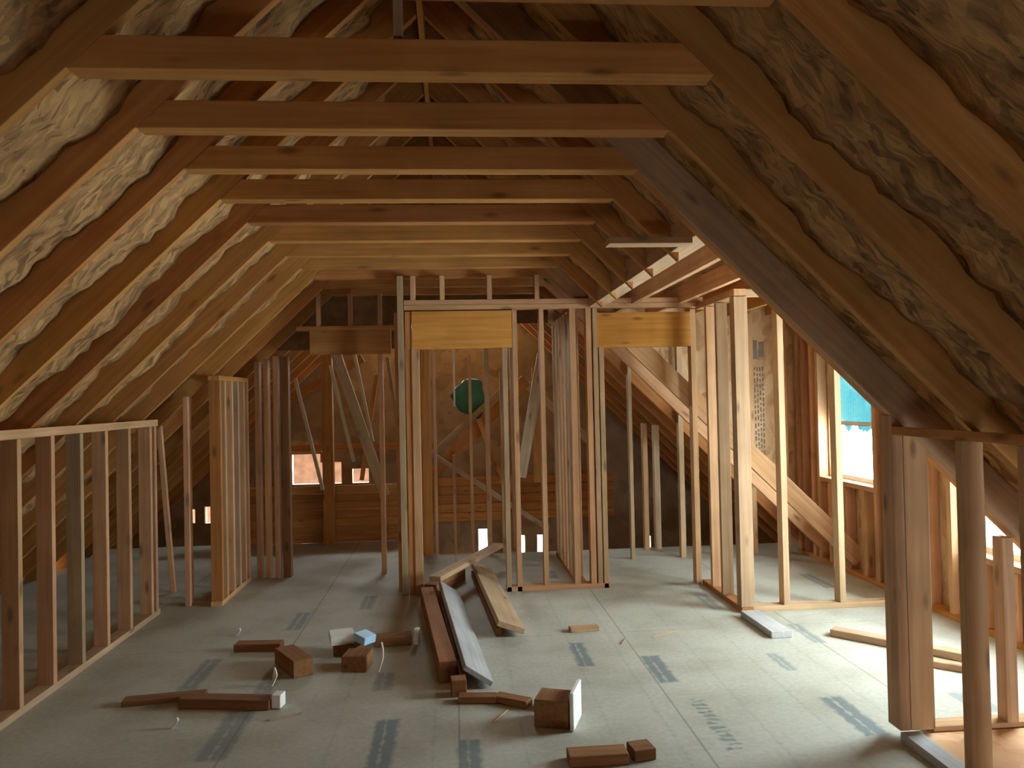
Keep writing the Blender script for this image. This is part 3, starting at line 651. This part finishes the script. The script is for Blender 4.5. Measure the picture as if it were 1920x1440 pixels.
# long grey-topped board with a dark shadow strip, tilted up on the block at its left
block('wood_offcut', 0.015, 5.25, 2.0, 0.185, 0.03, -0.086, GREYW, 'long blue-grey topped board on the floor, its left edge propped up', 'board', z=0.062, rx=0.6)
block('wood_offcut', -0.055, 5.25, 1.9, 0.035, 0.07, -0.086, SHADEW, 'dark brown timber propping the long grey board', 'offcut')
block('wood_offcut', 0.0, 4.20, 0.08, 0.08, 0.09, -0.10, SHADEW, 'small dark block at the near left corner of the long grey board', 'block')
block('wood_offcut', -0.145, 5.25, 1.75, 0.10, 0.12, -0.10, SHADEW, 'thick dark strip for the shadow along the left side of the long grey board', 'offcut')  # dark timber stands for the shadow beside the tilted board
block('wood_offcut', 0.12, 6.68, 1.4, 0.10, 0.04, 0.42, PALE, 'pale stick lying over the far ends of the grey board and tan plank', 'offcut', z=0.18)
block('wood_offcut', -0.09, 6.56, 0.62, 0.10, 0.10, 0.42, SHADEW, 'dark strip for the shadow beside the pale stick behind the grey board', 'offcut')  # dark piece stands for the pale stick's shadow and shaded side
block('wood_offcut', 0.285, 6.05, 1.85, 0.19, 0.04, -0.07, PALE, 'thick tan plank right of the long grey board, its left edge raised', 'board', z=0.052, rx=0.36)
block('wood_offcut', 0.215, 6.05, 1.75, 0.04, 0.055, -0.07, SHADEW, 'dark stick under the raised left edge of the tan plank', 'offcut')
block('wood_offcut', 0.10, 4.09, 0.2, 0.07, 0.035, -1.45, SHADEW, 'small brown offcut at the near end of the long grey board', 'offcut')
block('wood_offcut', 0.28, 4.04, 0.2, 0.07, 0.035, 2.15, SHADEW, 'thin dark strip for the shadow trailing right from the near end of the grey board', 'offcut')  # dark strip stands for the shadow under the board's near end
block('wood_offcut', 0.45, 3.97, 0.1, 0.08, 0.04, 2.0, SHADEW, 'short flat piece between the thin shadow strip and the upright block', 'offcut')
b = block('wood_offcut', 0.47, 3.79, 0.16, 0.17, 0.13, 0.35, SHADEW, 'dark squarish block with a bright cut side standing near the bottom centre', 'block')
block('wood_offcut', 0.569, 3.756, 0.2, 0.02, 0.18, 0.35, WHITE, 'thin white slab for the bright right edge of the dark squarish block', 'board')  # separate white slab for the block's bright right edge
block('wood_offcut', 0.60, 3.36, 0.26, 0.10, 0.045, 1.57, SHADEW, 'dark board lying across at the bottom edge of the view', 'offcut')
block('wood_offcut', 0.80, 3.38, 0.10, 0.10, 0.05, 1.4, SHADEW, 'small dark piece at the right end of the bottom edge board', 'offcut')
block('wood_offcut', 2.09, 5.12, 0.50, 0.14, 0.045, -0.03, GREYW, 'short pale flat offcut lying before the bright corner post', 'offcut')
block('wood_offcut', 2.72, 4.60, 0.80, 0.09, 0.045, 2.40, PALE, 'long pale stick lying diagonally left of the near corner post', 'offcut')
block('wood_offcut', 2.78, 4.22, 0.22, 0.07, 0.035, 2.3, CUT, 'small brown stick behind the near corner post', 'offcut')
block('wood_offcut', 0.86, 5.22, 0.20, 0.07, 0.03, 1.5, CUT, 'little tan offcut right of the thick tan timber', 'offcut')
block('wood_offcut', -0.98, 4.72, 0.32, 0.12, 0.10, -0.55, SHADEW, 'dark brown block left of the white packet', 'block')
block('wood_offcut', -1.28, 5.12, 0.30, 0.09, 0.05, 1.65, SHADEW, 'flat reddish offcut behind the dark brown block', 'offcut')
block('wood_offcut', -1.22, 4.20, 0.50, 0.09, 0.05, 1.75, SHADEW, 'brown stick with a white end lying at the left', 'offcut')
block('wood_offcut', -1.58, 4.32, 0.42, 0.08, 0.03, 1.45, SHADEW, 'dark thin stick left of the white-ended stick', 'offcut')
block('white_end', -0.945, 4.16, 0.05, 0.07, 0.07, 1.75, WHITE, 'white right end of the brown stick', 'paper', z=0.001)  # the stick's white end, made as a separate piece
block('wood_offcut', -0.68, 4.98, 0.16, 0.16, 0.07, 0.3, SHADEW, 'brown block under the white packet', 'block')
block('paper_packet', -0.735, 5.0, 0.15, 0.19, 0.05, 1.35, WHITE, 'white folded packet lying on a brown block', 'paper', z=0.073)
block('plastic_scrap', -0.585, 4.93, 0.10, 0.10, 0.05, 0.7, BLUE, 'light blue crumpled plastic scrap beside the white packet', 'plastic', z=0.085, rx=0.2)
block('wood_offcut', -0.60, 4.70, 0.16, 0.15, 0.09, 0.15, SHADEW, 'small reddish block in front of the white packet', 'block')
block('wood_offcut', -0.42, 5.12, 0.24, 0.11, 0.06, 1.45, SHADEW, 'tan offcut between the white packet and the long grey board', 'offcut')
block('white_end', -0.265, 5.10, 0.05, 0.03, 0.10, 0.2, WHITE, 'white right end of the tan offcut', 'paper')  # the offcut's white end, also a piece of its own
def curl(cx, cy, h, rot, label):
    bm = bmesh.new(); n = 8; rows = []
    for i in range(n+1):
        t = i/n; x = 0.03*math.sin(t*2.2); z = h*t
        rows.append((bm.verts.new((x, -.012*(1-abs(2*t-1))-.004, z)), bm.verts.new((x, .012*(1-abs(2*t-1))+.004, z))))
    for i in range(n): bm.faces.new((rows[i][0], rows[i][1], rows[i+1][1], rows[i+1][0]))
    r_ = bmesh.ops.extrude_face_region(bm, geom=bm.faces[:])
    for v in [g for g in r_['geom'] if isinstance(g, bmesh.types.BMVert)]: v.co.x += 0.006
    bmesh.ops.recalc_face_normals(bm, faces=bm.faces[:])
    o = obj('paper_curl', bm, WHITE); o.location = (cx, cy, 0.001); o.rotation_euler = (0, 0, rot); props(o, label, 'paper')
curl(-0.47, 4.60, 0.17, 0.5, 'thin white curl standing right of the small reddish block')
curl(-1.05, 4.45, 0.10, 1.0, 'tiny pale curl behind the white-ended stick')
curl(-1.42, 3.95, 0.05, 0.2, 'tiny white speck of litter on the left floor')
curl(-1.52, 5.45, 0.05, 0.2, 'tiny pale speck near the left knee wall plate')
for i, (a, b) in enumerate((((1.28, 5.0), (1.48, 5.12)), ((0.17, 3.82), (0.25, 3.95)), ((1.05, 4.9), (1.1, 5.0)), ((-0.95, 3.98), (-0.8, 4.05)))):
    member('wood_splinter', (*a, 0.006), (*b, 0.006), 0.006, 0.006, (0, 0, 1), PALE, f'{["pale splinter on the floor before the right opening", "pale splinter below the thin shadow strip", "short splinter near the floor centre", "pale splinter on the left floor"][i]}', 'splinter', bev=0)
